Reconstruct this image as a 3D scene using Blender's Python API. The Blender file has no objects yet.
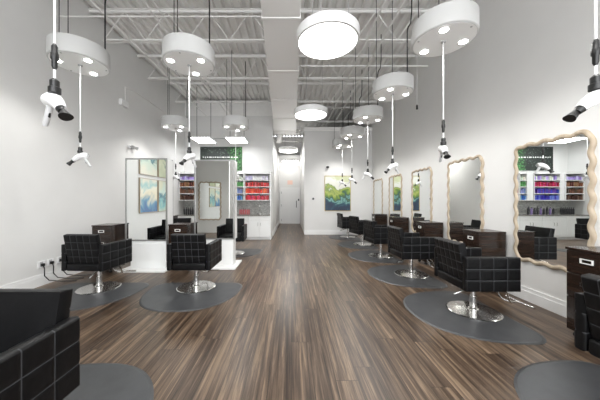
import bpy, bmesh, math, random
from mathutils import Vector, Matrix
random.seed(7)
PI = math.pi
C = bpy.context.scene.collection
S = bpy.context.scene

# ------------------------------------------------------------------ camera, world, sun/large lights, exposure
H = 1.45
cd = bpy.data.cameras.new('camera'); cam = bpy.data.objects.new('camera', cd); C.objects.link(cam)
cam.location = (0, 0, H); cam.rotation_euler = (PI/2, 0, 0)
cd.sensor_width = 36; cd.lens = 15.0; cd.shift_x = 9/600; cd.shift_y = 0; cd.clip_start = .05; cd.clip_end = 100
S.camera = cam
w = bpy.data.worlds.new('world'); S.world = w; w.use_nodes = True
bg = w.node_tree.nodes['Background']; bg.inputs[0].default_value = (.93, .96, 1, 1); bg.inputs[1].default_value = 3.0
S.view_settings.view_transform = 'Standard'; S.view_settings.look = 'None'; S.view_settings.gamma = 1
S.view_settings.use_curve_mapping = False; S.view_settings.exposure = 0.63
def area(name, loc, rot, sx, sy, power, col=(1, 1, 1)):
    l = bpy.data.lights.new(name, 'AREA'); l.shape = 'RECTANGLE'; l.size = sx; l.size_y = sy; l.energy = power; l.color = col
    o = bpy.data.objects.new(name, l); o.location = loc; o.rotation_euler = rot; C.objects.link(o); return o
# daylight coming in through the shop windows behind the camera
area('daylight', (0.43, -3.35, 2.85), (PI/2, 0, 0), 5.9, 4.7, 165, (.98, .99, 1))
P_DISC, P_ROUND, P_PANEL = 19, 5.0, 11.0     # spot watts, emission of round lights, of panels

# ------------------------------------------------------------------ room numbers
XL, XR = -4.24, 3.41
YB = 10.5      # back wall (right)
YC = 9.95      # colour bar wall
ZD = 5.5       # deck
HX0, HX1, YH = -.73, .56, 15.4

# ------------------------------------------------------------------ materials
def mat(name, col, rough=.5, metal=0, emit=None, es=1, spec=None, coat=0):
    m = bpy.data.materials.new(name); m.use_nodes = True
    b = m.node_tree.nodes['Principled BSDF']
    b.inputs['Base Color'].default_value = (*col, 1); b.inputs['Roughness'].default_value = rough
    b.inputs['Metallic'].default_value = metal
    if spec is not None: b.inputs['Specular IOR Level'].default_value = spec
    if coat: b.inputs['Coat Weight'].default_value = coat
    if emit: b.inputs['Emission Color'].default_value = (*emit, 1); b.inputs['Emission Strength'].default_value = es
    return m
class NT:
    def __init__(s, m): s.t = m.node_tree; s.b = s.t.nodes['Principled BSDF']
    def n(s, typ, **kw):
        x = s.t.nodes.new(typ)
        for k, v in kw.items():
            if k in x.inputs.keys() if isinstance(k, str) else False: x.inputs[k].default_value = v
            else: setattr(x, k, v)
        return x
    def l(s, a, b): s.t.links.new(a, b)
def ramp(nt, stops, interp='LINEAR'):
    r = nt.n('ShaderNodeValToRGB'); e = r.color_ramp.elements; r.color_ramp.interpolation = interp
    while len(e) < len(stops): e.new(.5)
    for i, (p, c) in enumerate(stops): e[i].position = p; e[i].color = (*c, 1)
    return r
def mottled(name, c1, c2, scale, rough, bump=0, **kw):
    m = mat(name, c1, rough, **kw); t = NT(m)
    tc = t.n('ShaderNodeTexCoord'); nz = t.n('ShaderNodeTexNoise'); nz.inputs['Scale'].default_value = scale; nz.inputs['Detail'].default_value = 5
    t.l(tc.outputs['Object'], nz.inputs['Vector']); r = ramp(t, [(.3, c1), (.7, c2)])
    t.l(nz.outputs['Fac'], r.inputs[0]); t.l(r.outputs[0], t.b.inputs['Base Color'])
    if bump:
        b = t.n('ShaderNodeBump'); b.inputs['Strength'].default_value = bump; b.inputs['Distance'].default_value = .002
        t.l(nz.outputs['Fac'], b.inputs['Height']); t.l(b.outputs[0], t.b.inputs['Normal'])
    return m
M = {}
M['wall'] = mottled('wall_paint', (.70, .695, .68), (.72, .715, .70), 3, .6)
M['trim'] = mat('white_trim', (.80, .80, .79), .4)
M['ceil'] = mottled('deck_paint', (.84, .83, .81), (.88, .87, .85), 2, .6)
M['steel'] = mottled('joist_paint', (.82, .81, .79), (.86, .85, .83), 8, .5)
M['white'] = mat('white_metal', (.82, .82, .81), .35)
M['lit_underside'] = mat('underside_brightened_white', (.93, .93, .92), .4)  # whiter than the shell: light on the drum underside put into the colour
M['drum'] = mat('drum_shell', (.60, .60, .59), .4)
M['duct'] = mottled('duct_paint', (.90, .89, .87), (.91, .90, .88), 2, .5)
M['black'] = mat('black_metal', (.012, .012, .012), .4)
M['rubber'] = mottled('mat_rubber', (.040, .042, .045), (.056, .058, .062), 6, .42, bump=.2)
M['leather'] = mottled('black_leather', (.0035, .0035, .004), (.006, .006, .0065), 30, .42, bump=.3, spec=.20)
M['stitch'] = mat('seam_thread', (.036, .038, .042), .5)
M['chrome'] = mat('brushed_chrome', (.72, .71, .69), .2, 1)
M['plastic'] = mat('white_plastic', (.85, .85, .85), .3)
M['grey'] = mat('grey_plastic', (.42, .42, .42), .4)
M['handle_grey'] = mat('dryer_handle_plastic', (.60, .60, .60), .35)
M['frame_grey'] = mat('grey_frame_metal', (.30, .30, .29), .35, .6)
M['mirror'] = mat('mirror_glass', (.90, .92, .91), .0, 1)
M['gloss'] = mat('gloss_white_laminate', (.82, .83, .82), .15)
M['glow'] = mat('lamp_diffuser', (.8, .8, .8), .5, emit=(1, .985, .96), es=P_ROUND)
M['panelglow'] = mat('panel_diffuser', (1, 1, 1), .5, emit=(.98, .99, 1), es=P_PANEL)
M['spotglow'] = mat('spot_lens', (1, 1, 1), .5, emit=(1, .98, .95), es=14)
M['granite'] = mottled('granite', (.10, .10, .09), (.34, .33, .30), 60, .2)
M['chip'] = mat('white_label_holder', (.8, .8, .78), .4)
M['glass'] = mat('window_glass', (1, 1, 1), .02)
M['glass'].node_tree.nodes['Principled BSDF'].inputs['Transmission Weight'].default_value = 1
M['foot'] = mat('black_caster', (.02, .02, .02), .5)

def wood(name, c1, c2, c3, rough, scale=(1, 1, 14)):
    m = mat(name, c1, rough); t = NT(m); tc = t.n('ShaderNodeTexCoord'); mp = t.n('ShaderNodeMapping'); mp.inputs['Scale'].default_value = scale
    nz = t.n('ShaderNodeTexNoise'); nz.inputs['Scale'].default_value = 2.2; nz.inputs['Detail'].default_value = 6
    t.l(tc.outputs['Object'], mp.inputs[0]); t.l(mp.outputs[0], nz.inputs['Vector'])
    r = ramp(t, [(.3, c1), (.5, c2), (.7, c3)]); t.l(nz.outputs['Fac'], r.inputs[0]); t.l(r.outputs[0], t.b.inputs['Base Color']); return m
M['walnut'] = wood('dark_walnut', (.013, .008, .006), (.022, .013, .009), (.034, .019, .013), .22)
M['oak'] = wood('pale_oak', (.37, .295, .21), (.44, .36, .265), (.50, .42, .32), .5, (12, 12, 1.5))

def floor_mat():
    m = mat('plank_floor', (.1, .08, .06), .3, spec=.36); t = NT(m)
    tc = t.n('ShaderNodeTexCoord'); sp = t.n('ShaderNodeSeparateXYZ'); cb = t.n('ShaderNodeCombineXYZ')
    t.l(tc.outputs['Object'], sp.inputs[0]);
    dv = t.n('ShaderNodeMath', operation='DIVIDE'); dv.inputs[1].default_value = .18; t.l(sp.outputs[0], dv.inputs[0])
    fl = t.n('ShaderNodeMath', operation='FLOOR'); t.l(dv.outputs[0], fl.inputs[0])
    wn = t.n('ShaderNodeTexWhiteNoise', noise_dimensions='1D'); t.l(fl.outputs[0], wn.inputs['W'])
    ma = t.n('ShaderNodeMath', operation='MULTIPLY_ADD'); ma.inputs[1].default_value = 1.8; t.l(wn.outputs['Value'], ma.inputs[0]); t.l(sp.outputs[1], ma.inputs[2])
    t.l(ma.outputs[0], cb.inputs[0]); t.l(sp.outputs[0], cb.inputs[1])
    br = t.n('ShaderNodeTexBrick'); br.offset = 0; br.offset_frequency = 2
    for k, v in (('Scale', 1), ('Brick Width', 1.8), ('Row Height', .18), ('Mortar Size', .0022), ('Mortar Smooth', .2), ('Bias', 0)): br.inputs[k].default_value = v
    br.inputs['Color1'].default_value = (0, 0, 0, 1); br.inputs['Color2'].default_value = (1, 1, 1, 1); br.inputs['Mortar'].default_value = (.5, .5, .5, 1)
    t.l(cb.outputs[0], br.inputs['Vector'])
    # streaks along the plank, shifted from plank to plank
    mp = t.n('ShaderNodeMapping'); mp.inputs['Scale'].default_value = (.6, 17, 1); t.l(cb.outputs[0], mp.inputs[0])
    ad = t.n('ShaderNodeVectorMath', operation='ADD'); t.l(mp.outputs[0], ad.inputs[0])
    sc = t.n('ShaderNodeVectorMath', operation='SCALE'); sc.inputs['Scale'].default_value = 13; t.l(br.outputs['Color'], sc.inputs[0]); t.l(sc.outputs[0], ad.inputs[1])
    nz = t.n('ShaderNodeTexNoise'); nz.inputs['Scale'].default_value = 1.5; nz.inputs['Detail'].default_value = 7; nz.inputs['Roughness'].default_value = .7; nz.inputs['Distortion'].default_value = .35
    t.l(ad.outputs[0], nz.inputs['Vector'])
    mx = t.n('ShaderNodeMath', operation='MULTIPLY_ADD'); mx.inputs[1].default_value = .09; t.l(br.outputs['Color'], mx.inputs[0]); 
    s2 = t.n('ShaderNodeMath', operation='SUBTRACT'); s2.inputs[1].default_value = .045; t.l(nz.outputs['Fac'], s2.inputs[0]); t.l(s2.outputs[0], mx.inputs[2])
    r = ramp(t, [(.33, (.020, .012, .008)), (.44, (.054, .034, .022)), (.54, (.108, .072, .047)), (.66, (.225, .158, .104))])
    t.l(mx.outputs[0], r.inputs[0])
    mm = t.n('ShaderNodeMix', data_type='RGBA'); t.l(br.outputs['Fac'], mm.inputs[0]); t.l(r.outputs[0], mm.inputs[6]); mm.inputs[7].default_value = (.02, .014, .01, 1)
    t.l(mm.outputs[2], t.b.inputs['Base Color'])
    rr = t.n('ShaderNodeMapRange'); rr.inputs['To Min'].default_value = .24; rr.inputs['To Max'].default_value = .42; t.l(nz.outputs['Fac'], rr.inputs['Value']); t.l(rr.outputs[0], t.b.inputs['Roughness'])
    b = t.n('ShaderNodeBump'); b.inputs['Strength'].default_value = .25; b.inputs['Distance'].default_value = .002
    t.l(nz.outputs['Fac'], b.inputs['Height']); t.l(b.outputs[0], t.b.inputs['Normal'])
    return m
M['floor'] = floor_mat()

def painting_mat(name, stops, seed, tilt=1.0, scale=1.6, axis=2, lo=-.7, hi=.7, amt=.5):
    m = mat(name, (1, 1, 1), .5); t = NT(m); tc = t.n('ShaderNodeTexCoord'); sp = t.n('ShaderNodeSeparateXYZ'); t.l(tc.outputs['Object'], sp.inputs[0])
    nz = t.n('ShaderNodeTexNoise'); nz.inputs['Scale'].default_value = scale; nz.inputs['Detail'].default_value = 3; nz.inputs['Distortion'].default_value = 1.6
    ad = t.n('ShaderNodeVectorMath', operation='ADD'); ad.inputs[1].default_value = (seed, seed*.7, seed*1.3); t.l(tc.outputs['Object'], ad.inputs[0]); t.l(ad.outputs[0], nz.inputs['Vector'])
    mr = t.n('ShaderNodeMapRange'); mr.inputs['From Min'].default_value = lo; mr.inputs['From Max'].default_value = hi; t.l(sp.outputs[axis], mr.inputs['Value'])
    s = t.n('ShaderNodeMath', operation='MULTIPLY_ADD'); s.inputs[1].default_value = amt; t.l(nz.outputs['Fac'], s.inputs[0])
    o = t.n('ShaderNodeMath', operation='SUBTRACT'); o.inputs[1].default_value = amt/2; t.l(mr.outputs[0], o.inputs[0]); t.l(o.outputs[0], s.inputs[2])
    r = ramp(t, stops); t.l(s.outputs[0], r.inputs[0]); t.l(r.outputs[0], t.b.inputs['Base Color']); return m

# ------------------------------------------------------------------ mesh helpers
def B(): return bmesh.new()
def add_box(bm, x0, x1, y0, y1, z0, z1, bevel=0, seg=2, mi=0, rot=None):
    r = bmesh.ops.create_cube(bm, size=1)
    vs = r['verts']
    for v in vs: v.co = Vector((x0+(v.co.x+.5)*(x1-x0), y0+(v.co.y+.5)*(y1-y0), z0+(v.co.z+.5)*(z1-z0)))
    fs = list({f for v in vs for f in v.link_faces})
    for f in fs: f.material_index = mi
    if bevel:
        es = list({e for v in vs for e in v.link_edges})
        rr = bmesh.ops.bevel(bm, geom=es, offset=bevel, segments=seg, profile=.5, affect='EDGES', clamp_overlap=True)
        vs = rr['verts']
    if rot:
        bmesh.ops.transform(bm, matrix=rot, verts=list({v for v in vs}))
    return vs
def add_cyl(bm, p0, p1, r0, r1=None, n=16, mi=0, cap=True):
    p0, p1 = Vector(p0), Vector(p1); r1 = r0 if r1 is None else r1
    d = (p1-p0); L = d.length; q = d.to_track_quat('Z', 'Y')
    r = bmesh.ops.create_cone(bm, cap_ends=cap, segments=n, radius1=r0, radius2=r1, depth=L)
    mtx = Matrix.Translation((p0+p1)/2) @ q.to_matrix().to_4x4()
    bmesh.ops.transform(bm, matrix=mtx, verts=r['verts'])
    for f in {f for v in r['verts'] for f in v.link_faces}: f.material_index = mi
    return r['verts']
def add_tube(bm, pts, r, n=10, mi=0, closed=False):
    pts = [Vector(p) for p in pts]; rings = []
    N = len(pts); up = None
    for i, p in enumerate(pts):
        a = pts[(i-1) % N] if (closed or i > 0) else p; b = pts[(i+1) % N] if (closed or i < N-1) else p
        t = (b-a).normalized()
        if up is None: up = Vector((0, 0, 1)) if abs(t.z) < .9 else Vector((1, 0, 0))
        s = t.cross(up).normalized(); u = s.cross(t).normalized(); up = u
        rr = r[i] if isinstance(r, (list, tuple)) else r
        rings.append([bm.verts.new(p+s*math.cos(k*2*PI/n)*rr+u*math.sin(k*2*PI/n)*rr) for k in range(n)])
    m = N if closed else N-1
    for i in range(m):
        A, Bq = rings[i], rings[(i+1) % N]
        for k in range(n):
            f = bm.faces.new((A[k], A[(k+1) % n], Bq[(k+1) % n], Bq[k])); f.material_index = mi
    if not closed:
        for q in (rings[0], rings[-1]):
            f = bm.faces.new(q); f.material_index = mi
def add_lathe(bm, prof, c=(0, 0, 0), n=40, mi=0):
    c = Vector(c); rings = []
    for r, z in prof:
        rings.append([bm.verts.new(c+Vector((max(r, 1e-4)*math.cos(k*2*PI/n), max(r, 1e-4)*math.sin(k*2*PI/n), z))) for k in range(n)])
    for i in range(len(rings)-1):
        for k in range(n):
            f = bm.faces.new((rings[i][k], rings[i][(k+1) % n], rings[i+1][(k+1) % n], rings[i+1][k])); f.material_index = mi
    for q in (rings[0], rings[-1]):
        f = bm.faces.new(q); f.material_index = mi
def add_prism(bm, pts, z0, z1, bevel=0, mi=0):
    a = [bm.verts.new((x, y, z0)) for x, y in pts]; b = [bm.verts.new((x, y, z1)) for x, y in pts]; n = len(pts)
    fs = [bm.faces.new(a), bm.faces.new(b)]
    for i in range(n): fs.append(bm.faces.new((a[i], a[(i+1) % n], b[(i+1) % n], b[i])))
    for f in fs: f.material_index = mi
    return fs[1]
def obj(name, bm, mats, parent=None, smooth=False, angle=40):
    bmesh.ops.recalc_face_normals(bm, faces=bm.faces)
    me = bpy.data.meshes.new(name); bm.to_mesh(me); bm.free()
    for m in (mats if isinstance(mats, (list, tuple)) else [mats]): me.materials.append(M[m] if isinstance(m, str) else m)
    if smooth:
        me.polygons.foreach_set('use_smooth', [True]*len(me.polygons))
        me.set_sharp_from_angle(angle=math.radians(angle))
    o = bpy.data.objects.new(name, me); C.objects.link(o)
    if parent: o.parent = parent
    return o
def tag(o, label, cat, group=None):
    o['label'] = label; o['category'] = cat
    if group: o['group'] = group
    return o
def thing(name, label, cat, loc=(0, 0, 0), rz=0, group=None):
    o = bpy.data.objects.new(name, None); C.objects.link(o); o.empty_display_size = .1
    o.location = loc; o.rotation_euler = (0, 0, rz); return tag(o, label, cat, group)
def struct(name, bm, m, parent=None):
    o = obj(name, bm, m, parent)
    if not parent: o['kind'] = 'structure'
    return o
def dup(root, loc, rz, label, group=None, skip=()):
    def cp(o, par):
        c = o.copy(); C.objects.link(c)
        if par: c.parent = par
        for ch in kids.get(o.name, []): cp(ch, c)
        return c
    kids = {}
    for o in bpy.data.objects:
        if o.parent: kids.setdefault(o.parent.name, []).append(o)
    r = cp(root, None); r.location = loc; r.rotation_euler = (0, 0, rz); r['label'] = label
    if group: r['group'] = group
    return r
def box(name, x0, x1, y0, y1, z0, z1, m, parent=None, bevel=0, st=False):
    bm = B(); add_box(bm, x0, x1, y0, y1, z0, z1, bevel)
    return struct(name, bm, m, parent) if st else obj(name, bm, m, parent)

# ------------------------------------------------------------------ room shell
T = .12
box('floor', XL-T, XR+T, -3.2, 16, -.1, 0, 'floor', st=True)
# corrugated deck
bm = B(); x = XL-T; prof = []
while x < XR+T:
    prof += [(x, ZD), (x+.07, ZD), (x+.095, ZD+.075), (x+.165, ZD+.075)]; x += .19
vv = [[bm.verts.new((px, yy, pz)) for px, pz in prof] for yy in (-3.3, 16.1)]
for i in range(len(prof)-1): bm.faces.new((vv[0][i], vv[0][i+1], vv[1][i+1], vv[1][i]))
add_box(bm, XL-T, XR+T+.2, -3.3, 16.1, ZD+.10, ZD+.13)
struct('ceiling', bm, 'ceil')
box('wall_left', XL-T, XL, -3.2, 16, 0, ZD, 'wall', st=True)
box('wall_right', XR, XR+T, -3.2, 16, 0, ZD, 'wall', st=True)
box('wall_far', XL, XR, 16, 16+T, 0, ZD, 'wall', st=True)
bm = B(); add_box(bm, HX1, XR, YB, YB+T, 0, 4.35); struct('wall_back', bm, 'wall')
box('trim_1', HX1-.01, XR, YB-.03, YB+T+.03, 4.35, 4.50, 'duct', st=True)
bm = B(); add_box(bm, XL, HX0, YC, YC+T, 0, 4.80); struct('wall_bar', bm, 'wall')
box('trim_2', XL, HX0, YC+.02, YC+.22, 4.80, 5.36, 'steel', st=True)
box('wall_hall_left', HX0-T, HX0, YC+T, YH, 0, 4.0, 'wall', st=True)
box('wall_hall_right', HX1, HX1+T, YB+T, YH, 0, 4.2, 'wall', st=True)
box('wall_hall_end', HX0-T, HX1+T, YH, YH+T, 0, 4.2, 'wall', st=True)
# front (behind the camera): unseen shop windows, made tall to brighten the ceiling, over the middle and right, plain return wall at the left
bm = B()
add_box(bm, XL, -2.55, -3.2, -3.08, 0, ZD); add_box(bm, -2.55, XR, -3.2, -3.08, 0, .5); add_box(bm, -2.55, XR, -3.2, -3.08, 5.2, ZD)
struct('wall_front', bm, 'wall')
box('wall_return', XL, -2.75, -.42, -.30, 0, 4.3, 'wall', st=True)
for i, (a, b_) in enumerate(((-2.55, -.6), (-.6, 1.35), (1.35, XR))):
    bm = B()
    for u in (a, b_-.06): add_box(bm, u, u+.06, -3.18, -3.10, .5, 5.2)
    for zz in (.5, 2.8, 5.14): add_box(bm, a+.06, b_-.06, -3.18, -3.10, zz, zz+.06)
    wo = struct('window_%d' % (i+1), bm, 'trim')
# baseboards
def bb(name, x0, x1, y0, y1, face):
    bm = B(); h = .19
    add_box(bm, x0, x1, y0, y1, 0, h)
    t = .008
    if face == 'x-': add_box(bm, x0-t, x0, y0, y1, 0, h-.05)
    if face == 'x+': add_box(bm, x1, x1+t, y0, y1, 0, h-.05)
    if face == 'y-': add_box(bm, x0, x1, y0-t, y0, 0, h-.05)
    struct(name, bm, 'trim')
bb('baseboard_left', XL, XL+.016, -.30, YC-.9, 'x+')
bb('baseboard_right', XR-.016, XR, -3.08, YB, 'x-')
bb('baseboard_back', HX1, XR-.03, YB-.016, YB, 'y-')
bb('baseboard_hall', HX0, HX0+.016, YC+T, YH, 'x+')
# hall door
d = box('door_1', -.60, .46, YH-.05, YH, 0, 2.12, 'trim', st=True)
bm = B()
for z0, z1 in ((.25, .95), (1.15, 1.95)):
    for a in (-.50, 0): add_box(bm, a, a+.38, YH-.062, YH-.05, z0, z1, .005)
obj('door_panel', bm, 'trim', d)
bm = B(); add_tube(bm, [(.33, YH-.06, 1.0), (.33, YH-.12, 1.02), (.33, YH-.12, 1.38), (.33, YH-.06, 1.4)], .02); obj('door_handle', bm, 'black', d)['label'] = 'black pull handle'
bm = B(); add_box(bm, .43, .50, YH-.10, YH-.05, 1.40, 1.52, .01); obj('door_lock', bm, 'black', d)
for z in (.22, 1.12, 1.9):
    bm = B(); add_cyl(bm, (-.585, YH-.065, z-.07), (-.585, YH-.065, z+.07), .018, n=8); obj('hinge', bm, 'grey', d)
bm = B()
add_box(bm, -.69, -.60, YH-.07, YH, 0, 2.22); add_box(bm, .46, .55, YH-.07, YH, 0, 2.22); add_box(bm, -.60, .46, YH-.07, YH, 2.12, 2.22)
add_box(bm, HX0, HX1, YH-.10, YH, 3.55, 3.72)
struct('trim_3', bm, 'trim')
bm = B(); add_box(bm, -.22, .10, YH-.012, YH, 2.40, 2.66)
tag(obj('notice_sheet', bm, mat('notice_paper', (.85, .60, .50), .7)), 'pale orange paper notice above the white door at the end of the hall', 'notice')

# ------------------------------------------------------------------ steel joists
ordn = ['nearest', 'second', 'third', 'fourth', 'fifth', 'sixth', 'seventh', 'eighth', 'ninth']
def joist(y, lab, x0=XL, x1=XR):
    t = thing('steel_joist', lab, 'joist', (0, y, 4.78), 0, 'open web joists under the roof deck')
    bm = B()
    add_box(bm, x0, x1, -.05, -.008, .655, .665); add_box(bm, x0, x1, .008, .05, .655, .665)
    add_box(bm, x0, x1, -.016, -.008, .61, .655); add_box(bm, x0, x1, .008, .016, .61, .655)
    obj('top_chord', bm, 'steel', t)
    bm = B()
    add_box(bm, x0+.3, x1-.3, -.05, -.008, 0, .008); add_box(bm, x0+.3, x1-.3, .008, .05, 0, .008)
    add_box(bm, x0+.3, x1-.3, -.016, -.008, .008, .05); add_box(bm, x0+.3, x1-.3, .008, .016, .008, .05)
    obj('bottom_chord', bm, 'steel', t)
    bm = B(); n = 8; st = (x1-x0-.6)/n
    for i in range(n):
        a = x0+.3+i*st
        add_cyl(bm, (a, 0, .03), (a+st/2, 0, .64), .009, n=6); add_cyl(bm, (a+st/2, 0, .64), (a+st, 0, .03), .009, n=6)
    obj('web', bm, 'steel', t)
for i, y in enumerate((3.64, 5.26, 6.9, 8.52)):
    joist(y, 'grey steel bar joist across the ceiling, %s from the camera' % ordn[i])
joist(10.75, 'grey steel bar joist behind the top of the far back wall', XL, XR)
joist(12.5, 'grey steel bar joist over the hall', XL, XR)
joist(14.2, 'farthest grey steel bar joist, over the end of the hall', XL, XR)
# conduits slung under the joists
def conduit(pts, r, lab, m='steel'):
    bm = B(); add_tube(bm, pts, r, 8); tag(obj('conduit_pipe', bm, m, smooth=True), lab, 'pipe')
conduit([(-3.32, -1, 4.755), (-3.32, 9.9, 4.755)], .020, 'long thin pipe under the joists beside the left wall')
conduit([(-2.45, -1, 4.755), (-2.45, 9.9, 4.755)], .014, 'thin pipe under the joists over the pendant by the front left mirror')
conduit([(-2.30, -1, 4.757), (-2.30, 9.9, 4.757)], .012, 'thinnest left ceiling pipe, just right of its twin')
conduit([(1.56, -1, 4.755), (1.56, 10.4, 4.755)], .017, 'thin pipe under the joists left of the right pendant row')
conduit([(1.88, -1, 4.745), (1.88, 10.4, 4.745)], .022, 'thick pipe under the joists above the right pendant row')
conduit([(XL, 4.55, 4.79), (-.55, 4.55, 4.79)], .013, 'thin pipe running crosswise from the left wall to the duct')
conduit([(.25, 6.23, 4.79), (XR, 6.23, 4.79)], .020, 'pale pipe running crosswise from the duct to the right wall')
conduit([(XL+.03, 6.35, 3.95), (XL+.03, 6.35, 4.32), (XL+.03, 6.7, 4.38), (XL+.03, 8.3, 4.38)], .012, 'bent thin pipe fixed along the upper left wall')
bm = B(); add_box(bm, XL, XL+.08, 6.15, 6.42, 3.80, 3.95, .01); tag(obj('junction_box', bm, 'white'), 'small white junction box high on the left wall', 'box')
# duct
t = thing('air_duct', 'big white rectangular air duct along the middle of the ceiling', 'duct', (0, 0, 0))
def xl(y): return -.36-.0375*(y-1.5)
def xr(y): return .12+.009*(y-1.5)
bm = B()
def ductseg(bm, y0, y1, e=0, z0=4.30, z1=4.74):
    v = [bm.verts.new(p) for p in ((xl(y0)-e, y0, z0-e), (xr(y0)+e, y0, z0-e), (xr(y0)+e, y0, z1+e), (xl(y0)-e, y0, z1+e), (xl(y1)-e, y1, z0-e), (xr(y1)+e, y1, z0-e), (xr(y1)+e, y1, z1+e), (xl(y1)-e, y1, z1+e))]
    for q in ((0, 1, 2, 3), (4, 5, 6, 7), (0, 1, 5, 4), (1, 2, 6, 5), (2, 3, 7, 6), (3, 0, 4, 7)): bm.faces.new([v[k] for k in q])
ductseg(bm, -3.0, 10.9); obj('duct_body', bm, 'duct', t)
for y in (.5, 2.15, 3.9, 5.5, 7.1, 8.7, 10.3):
    bm = B(); ductseg(bm, y, y+.05, .012); obj('flange', bm, 'duct', t)
bm = B(); add_tube(bm, [(-.55, 11.2, 4.05), (-.50, 10.85, 4.45)], .13, 16)
obj('branch', bm, 'duct', t, True)

# ------------------------------------------------------------------ pendant discs with spots, cords
def pendant(loc, lab, grp='white drum pendants with three spots'):
    R, h = .37, .25
    t = thing('pendant_lamp', lab, 'pendant lamp', loc, 0, grp)     # origin: centre of bottom
    bm = B(); add_lathe(bm, [(0, 0), (R-.02, 0), (R-.008, .003), (R, .012), (R, h-.01), (R-.008, h), (0, h)], n=56); obj('drum', bm, 'drum', t, True); bm = B(); add_lathe(bm, [(.001, -.0015), (R-.022, -.0015), (R-.022, 0), (.001, 0)], n=56); obj('brightened_underside', bm, 'lit_underside', t)  # thin disc added so the drum underside looks brighter lit
    for k in range(3):
        a = math.radians(120*k); p = (.255*math.cos(a), .255*math.sin(a))
        bm = B(); add_lathe(bm, [(.062, .001), (.062, -.004), (.050, -.006)], (p[0], p[1], 0), 24); o = obj('spot', bm, 'white', t, True)
        bm = B(); add_lathe(bm, [(.001, -.0065), (.048, -.0065), (.048, -.009), (.001, -.009)], (p[0], p[1], 0), 24); obj('lens', bm, 'spotglow', o)
        bm = B(); add_cyl(bm, (R*.86*math.cos(a+PI/3), R*.86*math.sin(a+PI/3), .001), (R*.86*math.cos(a+PI/3), R*.86*math.sin(a+PI/3), -.006), .012, n=10); obj('screw', bm, 'grey', t)
    for k, (a, r) in enumerate(((1.2, .006), (3.0, .006), (5.3, .011))):
        bm = B(); x, y = .30*math.cos(a), .30*math.sin(a)
        if k < 2: add_cyl(bm, (x, y, h-.01), (x, y, ZD-loc[2]), r, n=8)
        else: add_tube(bm, [(x, y, h-.01), (x, y, 4.52-loc[2]), (x+.02, y+.01, 4.60-loc[2]), (x+.07, y+.02, 4.68-loc[2]), (x+.09, y+.02, 4.9-loc[2]), (x+.09, y+.02, ZD-loc[2])], r, 8)
        obj('hanger_rod' if k < 2 else 'power_cord', bm, 'black', t, True)
    bm = B(); add_cyl(bm, (0, 0, .001), (0, 0, -.016), .028, n=16); obj('cord_grip', bm, 'grey', t, True)
    return t
def spots(loc, a0):
    for k in range(3):
        a = a0+2*PI/3*k
        l = bpy.data.lights.new('pendant_spot', 'SPOT'); l.energy = P_DISC*(.68 if loc[0] < -3 and loc[1] < 5 else 1); l.spot_size = math.radians(145); l.spot_blend = .6; l.shadow_soft_size = .045; l.color = (1, .99, .965)
        o = bpy.data.objects.new('pendant_spot', l); o.location = (loc[0]+.255*math.cos(a), loc[1]+.255*math.sin(a), loc[2]-.05); C.objects.link(o)
ZP = 3.48
PEND = [((1.95, 1.60), 'white drum pendant nearest the camera on the right, only its cord in view'),
        ((1.95, 3.20), 'largest white drum pendant at the upper right of the view'),
        ((1.95, 4.80), 'white drum pendant above the second chair of the right row'),
        ((1.95, 6.35), 'white drum pendant third along the visible right row'),
        ((1.95, 8.00), 'white drum pendant fourth along the visible right row'),
        ((1.95, 9.50), 'smallest white drum pendant, nearest the framed green painting'),
        ((-3.17, 3.76), 'white drum pendant at the upper left beside the left wall'),
        ((-1.53, 3.76), 'large white drum pendant above the front left chair by the aisle'),
        ((-3.25, 7.05), 'small white drum pendant far back beside the left wall'),
        ((-1.56, 7.05), 'small white drum pendant far back left, near the two flat panels'),
        ((-1.56, 1.65), 'white drum pendant nearest the camera on the left, only its cord in view')]
p0 = None
for i, ((x, y), lab) in enumerate(PEND):
    if p0 is None: p0 = pendant((x, y, ZP), lab)
    else: dup(p0, (x, y, ZP), PI/2 if x < 0 else 0, lab)
    spots((x, y, ZP), PI/2 if x < 0 else 0)
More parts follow.
